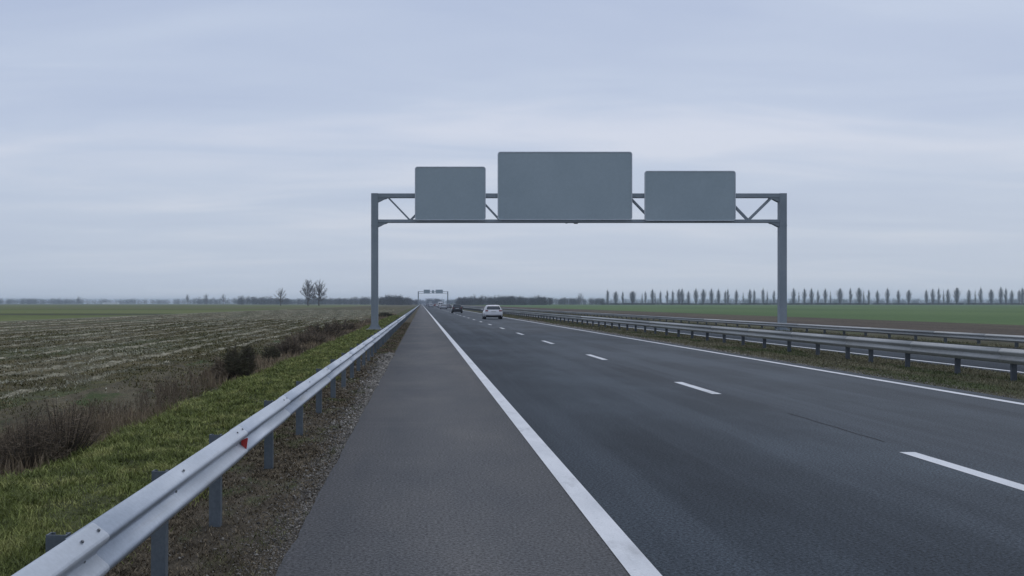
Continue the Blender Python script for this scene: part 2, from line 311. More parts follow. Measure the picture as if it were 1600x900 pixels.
# ------------------------------------------------------------------ guard rails
def beam_profile(h0, hgt, dep):
    """W profile: (out, up) points from the top edge to the bottom edge"""
    P = [(0, 1.0), (.08, .995), (.20, .975), (.45, .920), (.72, .862), (.90, .822), (.985, .785), (.98, .745), (.90, .705), (.66, .645), (.40, .575), (.27, .535), (.23, .515), (.23, .495), (.28, .470), (.50, .415), (.74, .355), (.91, .312), (.985, .275), (.98, .235), (.90, .195), (.66, .130), (.42, .065), (.22, 0)]
    return [(a * dep, h0 + b * hgt) for a, b in P]
def beam(parent, xback, face, prof, y0, y1, drift, m, zoff=0, th=.004):
    n = len(prof); st = [y0, y1]; V = []
    for j, y in enumerate(st):
        d = drift * j
        V += [(xback + face * (a + d), y, b + zoff) for a, b in prof] + [(xback + face * (a + d - th), y, b + zoff + (0 if i not in (0, n - 1) else 0)) for i, (a, b) in enumerate(prof)]
    f = []
    for s0 in range(len(st) - 1):
        A = s0 * 2 * n; B = A + 2 * n
        for i in range(n - 1):
            f.append((A + i, A + i + 1, B + i + 1, B + i)); f.append((A + n + i + 1, A + n + i, B + n + i, B + n + i + 1))
        f.append((A, B, B + n, A + n)); f.append((A + n - 1, A + 2 * n - 1, B + 2 * n - 1, B + n - 1))
    for A in (0, 2 * n):
        for i in range(n - 1): f.append((A + i, A + n + i, A + n + i + 1, A + i + 1))
    mb = MB(); mb.add(V, f); o = mb.build('rail_beam', m, parent, True)
    for e in o.data.edges: pass
    return o
def post_mesh(wid, dep, top, bot, t=.007):
    """C-channel, web towards -y"""
    a = wid / 2
    poly = [(-a, 0), (a, 0), (a, dep), (a - .02, dep), (a - .02, dep - t), (a - t, dep - t), (a - t, t), (-a + t, t), (-a + t, dep - t), (-a + .02, dep - t), (-a + .02, dep), (-a, dep)]
    mb = MB(); mb.prism_z(poly, bot, top); return mb
def post_list(near, step, end):
    z = list(near)
    while z[-1] < end: z.append(z[-1] + step)
    return z
def guard_rail(name, label, xpost, face, near, step, end, top, hgt, dep, splices, m, pm, zoff=0, double=False, wid=.1, rail_off=.055, bolts=True):
    root = empty(name, (xpost, 0, 0)); tag(root, label, 'guard rail')
    prof = beam_profile(top - hgt, hgt, dep)
    # beams (coordinates relative to the post line)
    for fc in ((face, -face) if double else (face,)):
        xb = fc * rail_off * 1.0; ys = list(splices)
        for k in range(len(ys) - 1):
            last = k == len(ys) - 2
            beam(root, xb, fc, prof, ys[k] - (.0 if k == 0 else .16), ys[k + 1] + (.16 if not last else 0), .009 if bolts else .0015, m, zoff)
    zs = post_list(near, step, end)
    pmesh = post_mesh(wid, .06, top - .005 + zoff, -.35 + zoff)
    p0 = pmesh.build('post', pm, root); p0.location = (0, zs[0], 0)
    for y in zs[1:100]:
        c = p0.copy(); COL.objects.link(c); c.parent = root; c.location = (random.uniform(-.006, .006), y, random.uniform(-.008, .004)); c.rotation_euler = (random.uniform(-.012, .012), random.uniform(-.01, .01), random.uniform(-.04, .04))
    if len(zs) > 100:
        mb = MB()
        for y in zs[100:]: mb.box(-wid / 2, wid / 2, y, y + .06, -.3 + zoff, top - .005 + zoff)
        o = mb.build('distant_posts', pm, root); o['kind'] = 'stuff'
    # spacer blocks between posts and beam
    if double:
        s0 = None
        for y in zs[:40]:
            if s0 is None:
                s0 = MB().box(-rail_off, rail_off, .012, .05, top - hgt * .62 + zoff, top - hgt * .38 + zoff).build('spacer', pm, root); s0.location = (0, y, 0)
            else:
                c = s0.copy(); COL.objects.link(c); c.parent = root; c.location = (0, y, 0)
    if bolts:
        crest = [(dep * .60 + .003, top - hgt * .078), (dep * .60 + .003, top - hgt * .922 + .0), (dep * .24 + .002, top - hgt * .5)]
        b0 = None; cnt = 0
        def bolt(y, which, stretch=1):
            nonlocal b0, cnt
            a, h = crest[which]
            if b0 is None:
                b0 = MB().cyl((0, 0, 0), .008, .006, 'z', 10, .006).build('bolt', MAT['bolt'], root)
                c = b0
            else:
                c = b0.copy(); COL.objects.link(c); c.parent = root
            tilt = {0: R(38), 1: R(140), 2: R(90)}[which] * face
            c.location = (face * (rail_off + a + .004), y, h + zoff); c.rotation_euler = (0, tilt, 0); c.scale = (1, stretch * 1.3, 1); cnt += 1
        for y in splices[1:12]:
            for dy in (-.11, .11):
                bolt(y + dy, 0); bolt(y + dy, 1)
            bolt(y, 2, 1.6)
        for y in zs[:12]:
            if min(abs(y - q) for q in splices) > .4: bolt(y + .03, 2, 1.8); bolt(y + .10, 0, 1.4)
    return root, zs
lz = [-3.6, -1.0, 1.65, 4.33, 6.05, 7.68, 10.42, 12.99, 15.5, 18.0, 20.45, 22.8]
gl, _ = guard_rail('guard_rail', 'galvanised guard rail with a red reflector on the left between grass verge and hard shoulder', -1.505, 1, lz, 2.35, 900, .650, .265, .075,
                   [-8, -3.0, 1.1, 4.42, 8.06, 10.75, 15.6, 20.5, 25.2, 29.9, 34.6, 39.3, 44, 60, 90, 905], MAT['steel'], MAT['post'], wid=.084, rail_off=.07)
vm = [.001079, .001193, .001315, .001422, .0015, .001614, .001738, .001864]
k0 = 12.32
mz = [F * k0 * v for v in vm]
mz = [mz[0] - 5.0, mz[0] - 2.4] + mz
guard_rail('guard_rail', 'weathered double-sided guard rail standing on the median turf beside the carriageway', k0, -1, mz, 2.53, 900, .665, .31, .075,
           [2, 8, 14, 18, 22, 26, 30, 34.5, 39, 44, 56, 80, 905], MAT['steeld'], MAT['postd'], double=True, wid=.11, rail_off=.14, bolts=False)
guard_rail('guard_rail', 'long grey guard rail on the outer side of the far carriageway', 21.55, -1, [20, 22.6, 25.2], 2.6, 900, .58, .26, .085,
           [8, 16, 24, 28, 32, 36, 40, 44, 60, 80, 905], MAT['steeld'], MAT['postd'], zoff=-.13, wid=.11, bolts=False)
# red reflector in the groove of the left rail, at the splice
rr = MB(); 
rr.prism([(.0, -.012), (.0, .012), (.058, .050), (.066, .046), (.066, -.046), (.058, -.050)], 0, .006)
ro = rr.build('reflector', MAT['red'], gl); ro['label'] = 'red reflector facing the traffic'
ro.location = (.07 + .016, 8.20, .650 - .134); ro.rotation_euler = (0, R(8), 0)
rb = MB().box(.0, .02, -.045, .035, -.03, .03, .003).build('reflector_bracket', MAT['post'], gl); rb.location = (.07 + .016, 8.22, .650 - .134)

# ------------------------------------------------------------------ sign gantries
def rounded(x0, x1, z0, z1, r, n=6):
    P = []
    for cx_, cz_, a0 in ((x1 - r, z0 + r, -90), (x1 - r, z1 - r, 0), (x0 + r, z1 - r, 90), (x0 + r, z0 + r, 180)):
        for i in range(n + 1):
            a = R(a0 + 90 * i / n); P.append((cx_ + r * math.cos(a), cz_ + r * math.sin(a)))
    return P
def gantry_panel(root, x0, x1, z0, z1, y, r=.16, rim=.05):
    o = MB().prism(rounded(x0 + rim * .6, x1 - rim * .6, z0 + rim * .6, z1 - rim * .6, r * .85), y, y + .04).build('sign_panel', MAT['panel'], root)
    A = rounded(x0, x1, z0, z1, r); B = rounded(x0 + rim, x1 - rim, z0 + rim, z1 - rim, r * .8); n = len(A)
    yf = y - .025; yb = y + .07
    V = [(x, yf, z) for x, z in A] + [(x, yf, z) for x, z in B] + [(x, yb, z) for x, z in A] + [(x, yb, z) for x, z in B]; f = []
    for i in range(n):
        j = (i + 1) % n
        f += [(i, j, n + j, n + i), (i, 2 * n + i, 2 * n + j, j), (n + i, n + j, 3 * n + j, 3 * n + i), (2 * n + i, 3 * n + i, 3 * n + j, 2 * n + j)]
    MB().add(V, f).build('panel_frame', MAT['rim'], o)
    # stiffening ribs behind
    for zz_ in np.linspace(z0 + .3, z1 - .3, 3): MB().box(x0 + .12, x1 - .12, y + .072, y + .13, zz_ - .03, zz_ + .03).build('stiffener', MAT['gantry'], o)
    return o
ZG = 63.3
GR = empty('sign_gantry', (0, ZG, 0)); tag(GR, 'large grey steel gantry with three blank panels spanning the motorway', 'sign gantry')
xl, xr = PX(585.3, ZG), PX(1224.2, ZG)
ztop, zt0, zb1, zb0 = PZ(302, ZG), PZ(308.6, ZG), PZ(342.8, ZG), PZ(347.6, ZG)
gd = .5                                               # depth of the truss
def gpost(x, zbase, wx=.42):
    m = MB().box(x - wx / 2, x + wx / 2, .02, .44, zbase, PZ(301.6, ZG), .02)
    m.box(x - wx / 2 - .012, x + wx / 2 + .012, .005, .455, PZ(352.5, ZG), PZ(351.6, ZG))
    m.build('post', MAT['gantry'], GR)
    b = MB().box(x - .36, x + .36, -.14, .6, zbase - .02, zbase + .035)
    for i in (-1, 1):
        for j in (-.08, .54): b.cyl((x + i * .29, j, zbase + .06), .03, .06, 'z', 8)
    # gussets at the foot
    b.prism([(x + wx / 2, zbase + .03), (x + wx / 2 + .13, zbase + .03), (x + wx / 2, zbase + .3)], .2, .23).prism([(x - wx / 2, zbase + .03), (x - wx / 2 - .13, zbase + .03), (x - wx / 2, zbase + .3)], .2, .23)
    b.build('base_plate', MAT['gantry'], GR)
    MB().box(x - .5, x + .5, -.3, .75, zbase - .5, zbase - .022, .02).build('concrete_footing', MAT['concrete'], GR)
gpost(xl, .10); gpost(xr, .02, .44)
for y_ in (.03, gd - .02 - .1):
    MB().box(xl + .21, xr - .22, y_, y_ + .11, zt0, ztop, .01).build('top_chord', MAT['gantry'], GR)
    MB().box(xl + .21, xr - .22, y_, y_ + .11, zb0, zb1, .01).build('bottom_chord', MAT['gantry'], GR)
tops = [606, 677, 748, 827, 906, 985, 1060, 1136, 1208]; bots = [641, 712, 782, 866, 945, 1020, 1098, 1171]
for fy in (.085, gd - .065):
    for i, t in enumerate(tops):
        for j in (i - 1, i):
            if 0 <= j < len(bots):
                b = bots[j]; s = .085 if t < b else .115
                sgn = 1 if b > t else -1
                MB().bar((PX(t, ZG) + sgn * .03, fy, zt0 + .01), (PX(b, ZG) - sgn * .03, fy, zb1 - .01), s if fy > .2 else s * .9, .06).build('diagonal_brace', MAT['gantry'], GR)
for i, t in enumerate(bots[:]):
    MB().box(PX(t, ZG) - .04, PX(t, ZG) + .04, .142, gd - .122, zb0 + .03, zb0 + .11).build('cross_tie', MAT['gantry'], GR)
for x, s in ((xl + .2, 1), (xr - .21, -1)):
    for zc in (zt0, zb0):
        for y_ in (.07, gd - .12):
            MB().prism([(x, zc + .01), (x + s * .62, zc + .01), (x + s * .5, zc - .06), (x + s * .36, zc - .09), (x + s * .16, zc - .2), (x, zc - .27)], y_, y_ + .05).build('knee_plate', MAT['gantry'], GR)
pan = [(648.2, 758.8, 260.6, 344.3), (777.4, 987.4, 237.4, 343.9), (1006.6, 1148.8, 267.2, 345.2)]
labs = ['small squarish blank grey panel over the hard shoulder', 'widest and tallest blank grey panel, in the middle', 'low wide blank grey panel over the median']
for (a, b, c, d), lb in zip(pan, labs):
    yp = -.09; o = gantry_panel(GR, PX(a, ZG), PX(b, ZG), PZ(d, ZG), PZ(c, ZG), yp); o['label'] = lb
    for q in np.linspace(PX(a, ZG) + .6, PX(b, ZG) - .6, 3 if b - a < 180 else 5):
        MB().box(q - .04, q + .04, .0, .028, zb0 + .02, PZ(c, ZG) - .25).build('upright_bracket', MAT['gantry'], o)
ft = MB().box(PX(883, ZG), PX(905, ZG), .02, .16, zb0 - .03, zb0 - .002).box(PX(897, ZG), PX(903, ZG), .03, .14, zb0 - .075, zb0 - .031, .01).box(PX(884, ZG), PX(887, ZG), .04, .12, zb0 - .055, zb0 - .031)
ft.build('cable_fitting', MAT['dark'], GR)
MB().box(xl + 1, xr - 1, .01, .028, zb0 - .02, zb0 + .005).build('cable_duct', MAT['bolt'], GR)

Z2 = 590.0
G2 = empty('sign_gantry', (0, Z2, 0)); tag(G2, 'small distant gantry with hazy blue grey panels far down the motorway', 'sign gantry')
for p in (653.6, 699.6):
    MB().box(PX(p, Z2) - .3, PX(p, Z2) + .3, 0, .5, -.2, PZ(455.2, Z2)).build('post', MAT['gantry'], G2)
for a, b in ((455.2, 455.9), (457.9, 458.5)):
    MB().box(PX(653.6, Z2) + .3, PX(699.6, Z2) - .3, .05, .4, PZ(b, Z2), PZ(a, Z2)).build('top_chord' if a < 456 else 'bottom_chord', MAT['gantry'], G2)
for a, b, c, d in ((662, 672, 452.6, 458.7), (674.6, 678.6, 453.4, 458.4), (680.6, 692, 452.6, 458.7)):
    gantry_panel(G2, PX(a, Z2), PX(b, Z2), PZ(d, Z2), PZ(c, Z2), -.1, .15, .06)

# ------------------------------------------------------------------ vehicles
def car_paint(name, c): return plain(name, c, .28, .1, .5, .03, 1)
PAINT = {'white': car_paint('white_paint', (.60, .60, .62)), 'black': car_paint('black_paint', (.03, .032, .038)), 'silver': car_paint('silver_paint', (.36, .38, .41)),
         'blue': car_paint('blue_paint', (.06, .09, .16)), 'grey': car_paint('grey_paint', (.14, .15, .17)), 'red': car_paint('red_paint', (.22, .04, .035))}
def loft(st, mirror=True):
    """st: list of (y, [(x,z)...]) right half from bottom centre to top centre"""
    V = []; f = []
    n = None
    for y, P in st:
        ring = [(x, y, z) for x, z in P] + [(-x, y, z) for x, z in reversed(P)]
        n = len(ring); V += ring
    for s in range(len(st) - 1):
        for i in range(n):
            j = (i + 1) % n; f.append((s * n + i, s * n + j, (s + 1) * n + j, (s + 1) * n + i))
    f.append(tuple(range(n))[::-1]); k = (len(st) - 1) * n; f.append(tuple(range(k, k + n)))
    return V, f
def make_car(label, paint, group, roofm=None, estate=True, full=True, Ln=4.2, W=1.78, Ht=1.46):
    """nose towards +y (drives away from the camera), origin on the road under the middle"""
    root = empty('car'); tag(root, label, 'car', group)
    hw = W / 2; y0 = -Ln / 2; y1 = Ln / 2
    def sec(y, zb, zt, k, zs=.56):                      # lower body ring
        wv = hw * k
        return (y, [(0.0, zb), (wv * .86, zb), (wv * .97, zb + .10), (wv, zs), (wv * .985, zs + .12), (wv * .93, zt - .05), (wv * .86, zt), (0.0, zt + .012)])
    st = [sec(y0, .42, .78, .86, .55), sec(y0 + .05, .30, .90, .95), sec(y0 + .22, .24, .95, 1.0), sec(y0 + 1.2, .20, .95, 1.0), sec(0, .20, .94, 1.0), sec(y1 - 1.25, .20, .92, 1.0), sec(y1 - .9, .20, .86, .99), sec(y1 - .25, .24, .74, .95), sec(y1 - .05, .32, .66, .88), sec(y1, .42, .60, .78, .5)]
    V, f = loft(st); mb = MB().add(V, f)
    # greenhouse with rounded shoulders
    def gsec(y, zt, k, wr):
        return (y, [(0, .90), (hw * .90 * k, .90), (hw * .885 * k, .98), (wr, zt - .11), (wr * .95, zt - .045), (wr * .80, zt - .008), (0, zt)])
    gy = y0 + .12 if estate else y0 + .75
    wr = hw * .72
    gs = [gsec(gy, .97, .93, hw * .8), gsec(gy + .10, 1.16, .97, hw * .80), gsec(gy + .34, Ht - .05, .99, wr), gsec(gy + .5, Ht - .01, 1, wr), gsec(0.0 - .2, Ht, 1, wr), gsec(.35, Ht - .05, 1, wr), gsec(y1 - 1.15, .955, .98, hw * .78)]
    V, f = loft(gs); mb.add(V, f)
    body = mb.build('body', paint, root, True)
    # rear screen: follows the tailgate slope
    def slope(z): return np.interp(z, [.97, 1.16, Ht - .05], [gy, gy + .10, gy + .34])
    P = []
    zs = [1.0, 1.1, 1.2, Ht - .13]; hwz = [hw * .74, hw * .73, hw * .70, hw * .62]
    V = []
    for z, x in zip(zs, hwz): V += [(-x, slope(z) - .012, z), (x, slope(z) - .012, z), (-x, slope(z) + .03, z), (x, slope(z) + .03, z)]
    f = []
    for i in range(3):
        a = 4 * i; b = a + 4; f += [(a, a + 1, b + 1, b), (a + 2, b + 2, b + 3, a + 3), (a, b, b + 2, a + 2), (a + 1, a + 3, b + 3, b + 1)]
    f += [(0, 2, 3, 1), (12, 13, 15, 14)]
    MB().add(V, f).build('rear_window', MAT['glass'], root)
    if full:
        # windscreen
        ws = [(.98, y1 - 1.24), (1.2, .35 + (y1 - 1.5) * .5), (Ht - .10, .42)]
        V = []
        for z, y in ws:
            x = np.interp(z, [.98, Ht - .1], [hw * .78, hw * .62]); y = np.interp(z, [.955, Ht - .05], [y1 - 1.15, .35]) + .02
            V += [(-x, y, z), (x, y, z), (-x, y - .04, z), (x, y - .04, z)]
        f = []
        for i in range(2):
            a = 4 * i; b = a + 4; f += [(a, a + 1, b + 1, b), (a + 2, b + 2, b + 3, a + 3), (a, b, b + 2, a + 2), (a + 1, a + 3, b + 3, b + 1)]
        f += [(0, 2, 3, 1), (8, 9, 11, 10)]
        MB().add(V, f).build('windscreen', MAT['glass'], root)
        for sx in (-1, 1):
            for a0, a1, t0, t1 in ((gy + .32, -.25, gy + .50, -.25), (-.17, y1 - 1.32, -.17, .33)):
                xb = hw * .885 + .006; xt = wr + .012; zb_, zt_ = .995, Ht - .125
                V = [(sx * xb, a0, zb_), (sx * xb, a1, zb_), (sx * xt, t1, zt_), (sx * xt, t0, zt_)]; V += [(x - sx * .03, y, z) for x, y, z in V]
                MB().add(V, [(0, 1, 2, 3), (7, 6, 5, 4), (0, 4, 5, 1), (1, 5, 6, 2), (2, 6, 7, 3), (3, 7, 4, 0)]).build('side_window', MAT['glass'], root)
            MB().box(min(sx * (hw - .02), sx * (hw + .16)), max(sx * (hw - .02), sx * (hw + .16)), .62, .74, .93, 1.06, .02).build('mirror', paint, root)
            hx = sorted((sx * hw * .52, sx * hw * .80)); MB().box(hx[0], hx[1], y1 - .14, y1 + .0, .58, .68, .02).build('headlight', MAT['plate'], root)
    for sx in (-1, 1):
        a, b = sorted((sx * hw * .60, sx * hw * .90))
        MB().box(a, b, y0 - .005, y0 + .16, .80, .93, .02).build('tail_light', MAT['tail'], root)
        for yy in (y0 + .78, y1 - .82):
            xo = sx * (hw - .10)
            wl = MB().cyl((xo, yy, .31), .31, .20, 'x', 20).build('wheel', MAT['dark'], root)
            if full: MB().cyl((xo + sx * .095, yy, .31), .19, .025, 'x', 14).build('rim', PAINT['silver'], wl)
    MB().box(-hw * .90, hw * .90, y0 - .035, y0 + .12, .44, .60, .025).build('bumper', paint, root)
    MB().box(-hw * .84, hw * .84, y0 + .0, y0 + .3, .25, .41, .02).build('lower_bumper', MAT['dark'], root)
    MB().box(-.26, .26, y0 - .02, y0 + .02, .74, .84).build('number_plate', MAT['plate'], root)
    if roofm:
        MB().box(-wr * .98, wr * .98, gy + .3, .2, Ht - .02, Ht + .035, .015).build('roof', roofm, root)
    return root
grp = 'vehicles driving away down the motorway'
c1 = make_car('white hatchback seen from behind, nearest car in the lane beside the median', PAINT['white'], grp, W=1.86, Ht=1.46); c1.location = (PX(771.3, 107), 107 + 2.1, 0)
c2 = make_car('black hatchback with pale roof, between the white hatchback and the silver cars', PAINT['black'], grp, PAINT['silver'], W=1.78); c2.location = (PX(714.5, 176), 176 + 2.1, 0)
def at_car(c, px, Z): c.location = (PX(px, Z), Z + 2.1, 0); return c
at_car(make_car('silver saloon beyond the black hatchback, third car along the median lane', PAINT['silver'], grp, estate=False, W=1.9), 693, 300)
at_car(make_car('dark grey car just right of the silver saloon, close to the median rail', PAINT['grey'], grp, full=False), 700.5, 345)
c = at_car(make_car('pale silver car far off in the lane beside the solid line', PAINT['silver'], grp, full=False), 673.5, 430)
at_car(make_car('dark blue car far off, just ahead of the pale silver car', PAINT['blue'], grp, full=False), 671.5, 520)
at_car(make_car('white car far off in the median lane beneath the right panel of the distant gantry', PAINT['white'], grp, full=False), 684, 490)
at_car(make_car('red car in the farthest bunch of traffic under the distant gantry', PAINT['red'], grp, full=False), 680, 610)
at_car(make_car('grey car at the head of the traffic, almost lost in the haze', PAINT['grey'], grp, full=False), 667.5, 760)
def make_van(label, paint, px, Z, hgt=2.6, wid=2.0, ln=5.4, box=False):
    root = empty('van' if not box else 'lorry', (PX(px, Z), Z, 0)); tag(root, label, 'van' if not box else 'lorry', grp)
    if box:
        MB().box(-wid / 2, wid / 2, 0, ln - 1.9, .95, hgt, .04).build('cargo_box', paint, root); MB().box(-wid * .46, wid * .46, ln - 1.75, ln, .55, hgt * .78, .12).build('cab', PAINT['grey'], root)
        MB().box(-wid * .4, wid * .4, .1, ln - .3, .6, .93).build('chassis', MAT['dark'], root)
        MB().box(-wid * .42, wid * .42, -.05, .06, .42, .56).build('bumper', MAT['dark'], root)
    else:
        hw = wid / 2
        st = [(y, [(0, zb), (hw * .95, zb), (hw, .7), (hw * .99, 1.2), (hw * .9, zt - .12), (hw * .8, zt), (0, zt + .02)]) for y, zb, zt in ((0, .42, hgt - .1), (.08, .35, hgt), (ln * .62, .3, hgt), (ln * .78, .3, hgt * .72 + .25), (ln * .84, .3, 1.45), (ln, .4, 1.2))]
        V, f = loft(st); MB().add(V, f).build('body', paint, root, True)
        for sx in (-1, 1):
            a, b = sorted((sx * .08, sx * hw * .78)); MB().box(a, b, -.015, .02, 1.35, hgt - .45, .01).build('rear_window', MAT['glass'], root)
    for sx in (-1, 1):
        a, b = sorted((sx * hwid(wid) * .78, sx * hwid(wid) * .95)); MB().box(a, b, -.02 if not box else -.06, .03, .75 if not box else .62, 1.15 if not box else .8).build('tail_light', MAT['tail'], root)
        for yy in (ln * .2, ln * .82): MB().cyl((sx * (wid / 2 - .14), yy, .38), .38, .26, 'x', 16).build('wheel', MAT['dark'], root)
    return root
def hwid(w): return w / 2
make_van('tall white van far off in the middle of the traffic bunch', PAINT['white'], 688.5, 420, 2.3)
make_van('high grey lorry in the haze ahead of the traffic, left of the distant gantry leg', PAINT['silver'], 672.5, 880, 3.7, 2.5, 9.5, True)

# ------------------------------------------------------------------ tubes in bulk (numpy) for trees, weeds and twigs
def tubes(segs, n=3):
    segs = np.asarray(segs, float); p0 = segs[:, 0:3]; p1 = segs[:, 3:6]; r0 = segs[:, 6]; r1 = segs[:, 7]
    d = p1 - p0; d /= np.linalg.norm(d, axis=1, keepdims=True) + 1e-9
    ref = np.where(np.abs(d[:, 2:3]) > .9, np.array([[1., 0, 0]]), np.array([[0, 0, 1.]]))
    u = np.cross(d, ref); u /= np.linalg.norm(u, axis=1, keepdims=True) + 1e-9; v = np.cross(d, u)
    m = len(segs); V = np.zeros((m, 2 * n, 3))
    for k in range(n):
        a = 2 * math.pi * k / n; q = u * math.cos(a) + v * math.sin(a)
        V[:, k] = p0 + q * r0[:, None]; V[:, n + k] = p1 + q * r1[:, None]
    base = (np.arange(m) * 2 * n)[:, None]; Q = []
    for k in range(n): Q.append(np.concatenate([base + k, base + (k + 1) % n, base + n + (k + 1) % n, base + n + k], 1))
    return V.reshape(-1, 3), np.concatenate(Q)
def tube_obj(name, segs, m, parent=None, n=3):
    V, Q = tubes(segs, n); return link(name, np_mesh(name, V, Q), m, parent)
def bare_tree(height, width, rnd, tw=.04, limbs=15, subs=8, twigs=7, fork=.2, rt=None):
    """bare round-crowned tree: a leader and limbs that curve up and out to the edge of the crown"""
    T = []; C = []; rt = rt or height * .021; hz_ = height
    def env(az, el):                                # a point on the crown's uneven outline
        k = rnd.uniform(.86, 1.08); return Vector((math.cos(az) * math.cos(el) * width / 2 * k, math.sin(az) * math.cos(el) * width / 2 * k, hz_ * .56 + math.sin(el) * hz_ * .43 * k))
    def curve(p, e, r0, r1, n, out, bow):
        pts = []
        for i in range(n + 1):
            t = i / n; q = p.lerp(e, t); q.z -= bow * math.sin(t * math.pi) * (e - p).length; q += Vector((rnd.gauss(0, .012), rnd.gauss(0, .012), 0)) * (e - p).length; pts.append(q)
        pts[0] = p; pts[-1] = e
        for i in range(n): out.append((*pts[i], *pts[i + 1], r0 + (r1 - r0) * i / n, r0 + (r1 - r0) * (i + 1) / n))
        return pts
    lean = rnd.uniform(-.02, .02) * height
    leader = curve(Vector((0, 0, -.3)), Vector((lean, 0, hz_ * .62)), rt * 1.2, rt * .5, 6, T, 0)
    starts = []
    for i in range(limbs):
        t = fork + (.62 - fork) * (i / limbs) * rnd.uniform(.8, 1.1); z = hz_ * t; el = -.45 + 1.9 * (i / limbs) * rnd.uniform(.85, 1.1); az = i * 2.4 + rnd.uniform(-.4, .4)
        p = Vector((lean * t / .62, 0, z)); e = env(az, min(1.5, el)); e.z = max(e.z, z + .12 * hz_)
        r = rt * (.62 - .3 * i / limbs); starts.append((curve(p, e, r, tw, 7, T, .10), r))
    for pts, r in starts:
        for j in range(subs):
            k = rnd.choice([1, 2, 3, 4, 5, 6]); b_ = pts[k]; d = (pts[k + 1] - pts[k]).normalized(); side = d.orthogonal().normalized(); side.rotate(Matrix.Rotation(rnd.uniform(0, 6.283), 3, d))
            L = height * rnd.uniform(.10, .20) * (1.15 - k * .09); e = b_ + (d * 1.0 + side * rnd.uniform(.45, .95) + Vector((0, 0, .35))).normalized() * L
            q = curve(b_, e, max(tw * 1.2, r * .38), tw * .8, 3, C, .05)
            for _ in range(twigs):
                g = rnd.choice([0, 1, 2]); bb = q[g].lerp(q[g + 1], rnd.random()); d2 = (q[g + 1] - q[g]).normalized(); s2 = d2.orthogonal().normalized(); s2.rotate(Matrix.Rotation(rnd.uniform(0, 6.283), 3, d2))
                C.append((*bb, *(bb + (d2 + s2 * rnd.uniform(.4, 1.1) + Vector((0, 0, .3))).normalized() * L * rnd.uniform(.3, .7)), tw * .7, tw * .35))
    T = np.array(T); C = np.array(C); return T, C
def place_tree(name, label, cat, px, Z, hgt, seed, width, group=None, **k):
    rnd = random.Random(seed); T, C = bare_tree(hgt, width, rnd, **k)
    root = empty(name, (PX(px, Z), Z, -.12)); tag(root, label, cat, group)
    tube_obj('trunk', T, MAT['bark'], root, 5); tube_obj('crown', C, MAT['twig'], root, 3); return root
tg = 'bare trees standing alone in the meadow'
place_tree('bare_tree', 'big bare tree in the meadow, left one of the pair with touching crowns', 'tree', 481.5, 800, 20.6, 3, 12.5, tg, tw=.038, limbs=20, subs=12, twigs=9)
place_tree('bare_tree', 'big round bare tree in the meadow, right one of the pair with touching crowns', 'tree', 498.5, 800, 19.8, 11, 14.0, tg, tw=.038, limbs=20, subs=12, twigs=9)
place_tree('bare_tree', 'smaller thin bare tree left of the pair in the meadow', 'tree', 438.6, 800, 14.2, 8, 9.5, tg, tw=.034, limbs=14, subs=9, twigs=7)

# poplars: four shapes, then copies
def poplar(hgt, wid, rnd, n=520):
    C = []; T = [(0, 0, -.3, 0, 0, hgt * .5, .32, .2), (0, 0, hgt * .5, 0, 0, hgt * .97, .2, .05)]
    for _ in range(n):
        t = rnd.uniform(.02, .93) ** 1.0; z = hgt * t * .9
        env = wid / 2 * min(1.0, (t + .17) / .42) ** .8 * max(.10, 1 - max(0, t - .34) / .66) ** .75 * rnd.choice((1, 1, .8, .55))
        a = rnd.uniform(0, 6.283); L = env * rnd.uniform(.55, 1.1); rise = L * rnd.uniform(1.2, 2.6)
        e = (math.cos(a) * L, math.sin(a) * L, z + min(rise, (hgt - z) * rnd.uniform(.55, 1.0))); m = (e[0] * .6, e[1] * .6, z + rise * .45)
        C.append((0, 0, z, *m, .055, .045)); C.append((*m, *e, .045, .02))
        for _k in range(2):
            b = rnd.uniform(0, 6.283); l2 = env * .35; C.append((*m, m[0] + math.cos(b) * l2, m[1] + math.sin(b) * l2, m[2] + l2 * rnd.uniform(1.5, 3), .035, .02))
    return T, C
PV = []
for i, (hh, ww, n) in enumerate(((22, 7.8, 270), (22, 6.2, 210), (22, 9.6, 310), (22, 4.6, 150), (21, 13.0, 400))):
    T, C = poplar(hh, ww, random.Random(40 + i), n); V, Q = tubes(T, 5); tm = np_mesh('poplar_trunk', V, Q); tm.materials.append(MAT['bark'])
    V, Q = tubes(C, 3); cm = np_mesh('poplar_crown', V, Q); cm.materials.append(MAT['poplar']); PV.append((tm, cm))
a6 = [(138, 1), (198, 2), (250, 1), (322, 4), (392, 3), (416, 1), (468, 0), (488, 3), (528, 1), (577, 1), (617, 1), (663, 0), (686, 0), (733, 0), (788, 0), (842, 2), (902, 0), (954, 0), (1004, 1), (1022, 1), (1085, 0), (1135, 3), (1185, 0), (1216, 1), (1282, 1), (1312, 3), (1362, 1)]
a7 = [(38, 1), (160, 0), (193, 3), (228, 0), (272, 0), (312, 1), (358, 0), (390, 3), (450, 2), (515, 1), (570, 2), (598, 3), (630, 1), (684, 0), (747, 0), (815, 0), (880, 2), (990, 0), (1030, 0), (1067, 1), (1097, 3), (1125, 0), (1180, 2), (1255, 0), (1295, 3), (1330, 1), (1395, 2), (1455, 0), (1487, 1), (1523, 0), (1570, 1), (1590, 0)]
pl = [(920 + x / 4.706, k) for x, k in a6] + [(1200 + x / 4, k) for x, k in a7[1:]]
ORD = ['', 'first', 'second', 'third', 'fourth', 'fifth', 'sixth', 'seventh', 'eighth', 'ninth', 'tenth', 'eleventh', 'twelfth', 'thirteenth', 'fourteenth', 'fifteenth', 'sixteenth', 'seventeenth', 'eighteenth', 'nineteenth', 'twentieth']
TENS = {2: 'twenty', 3: 'thirty'}
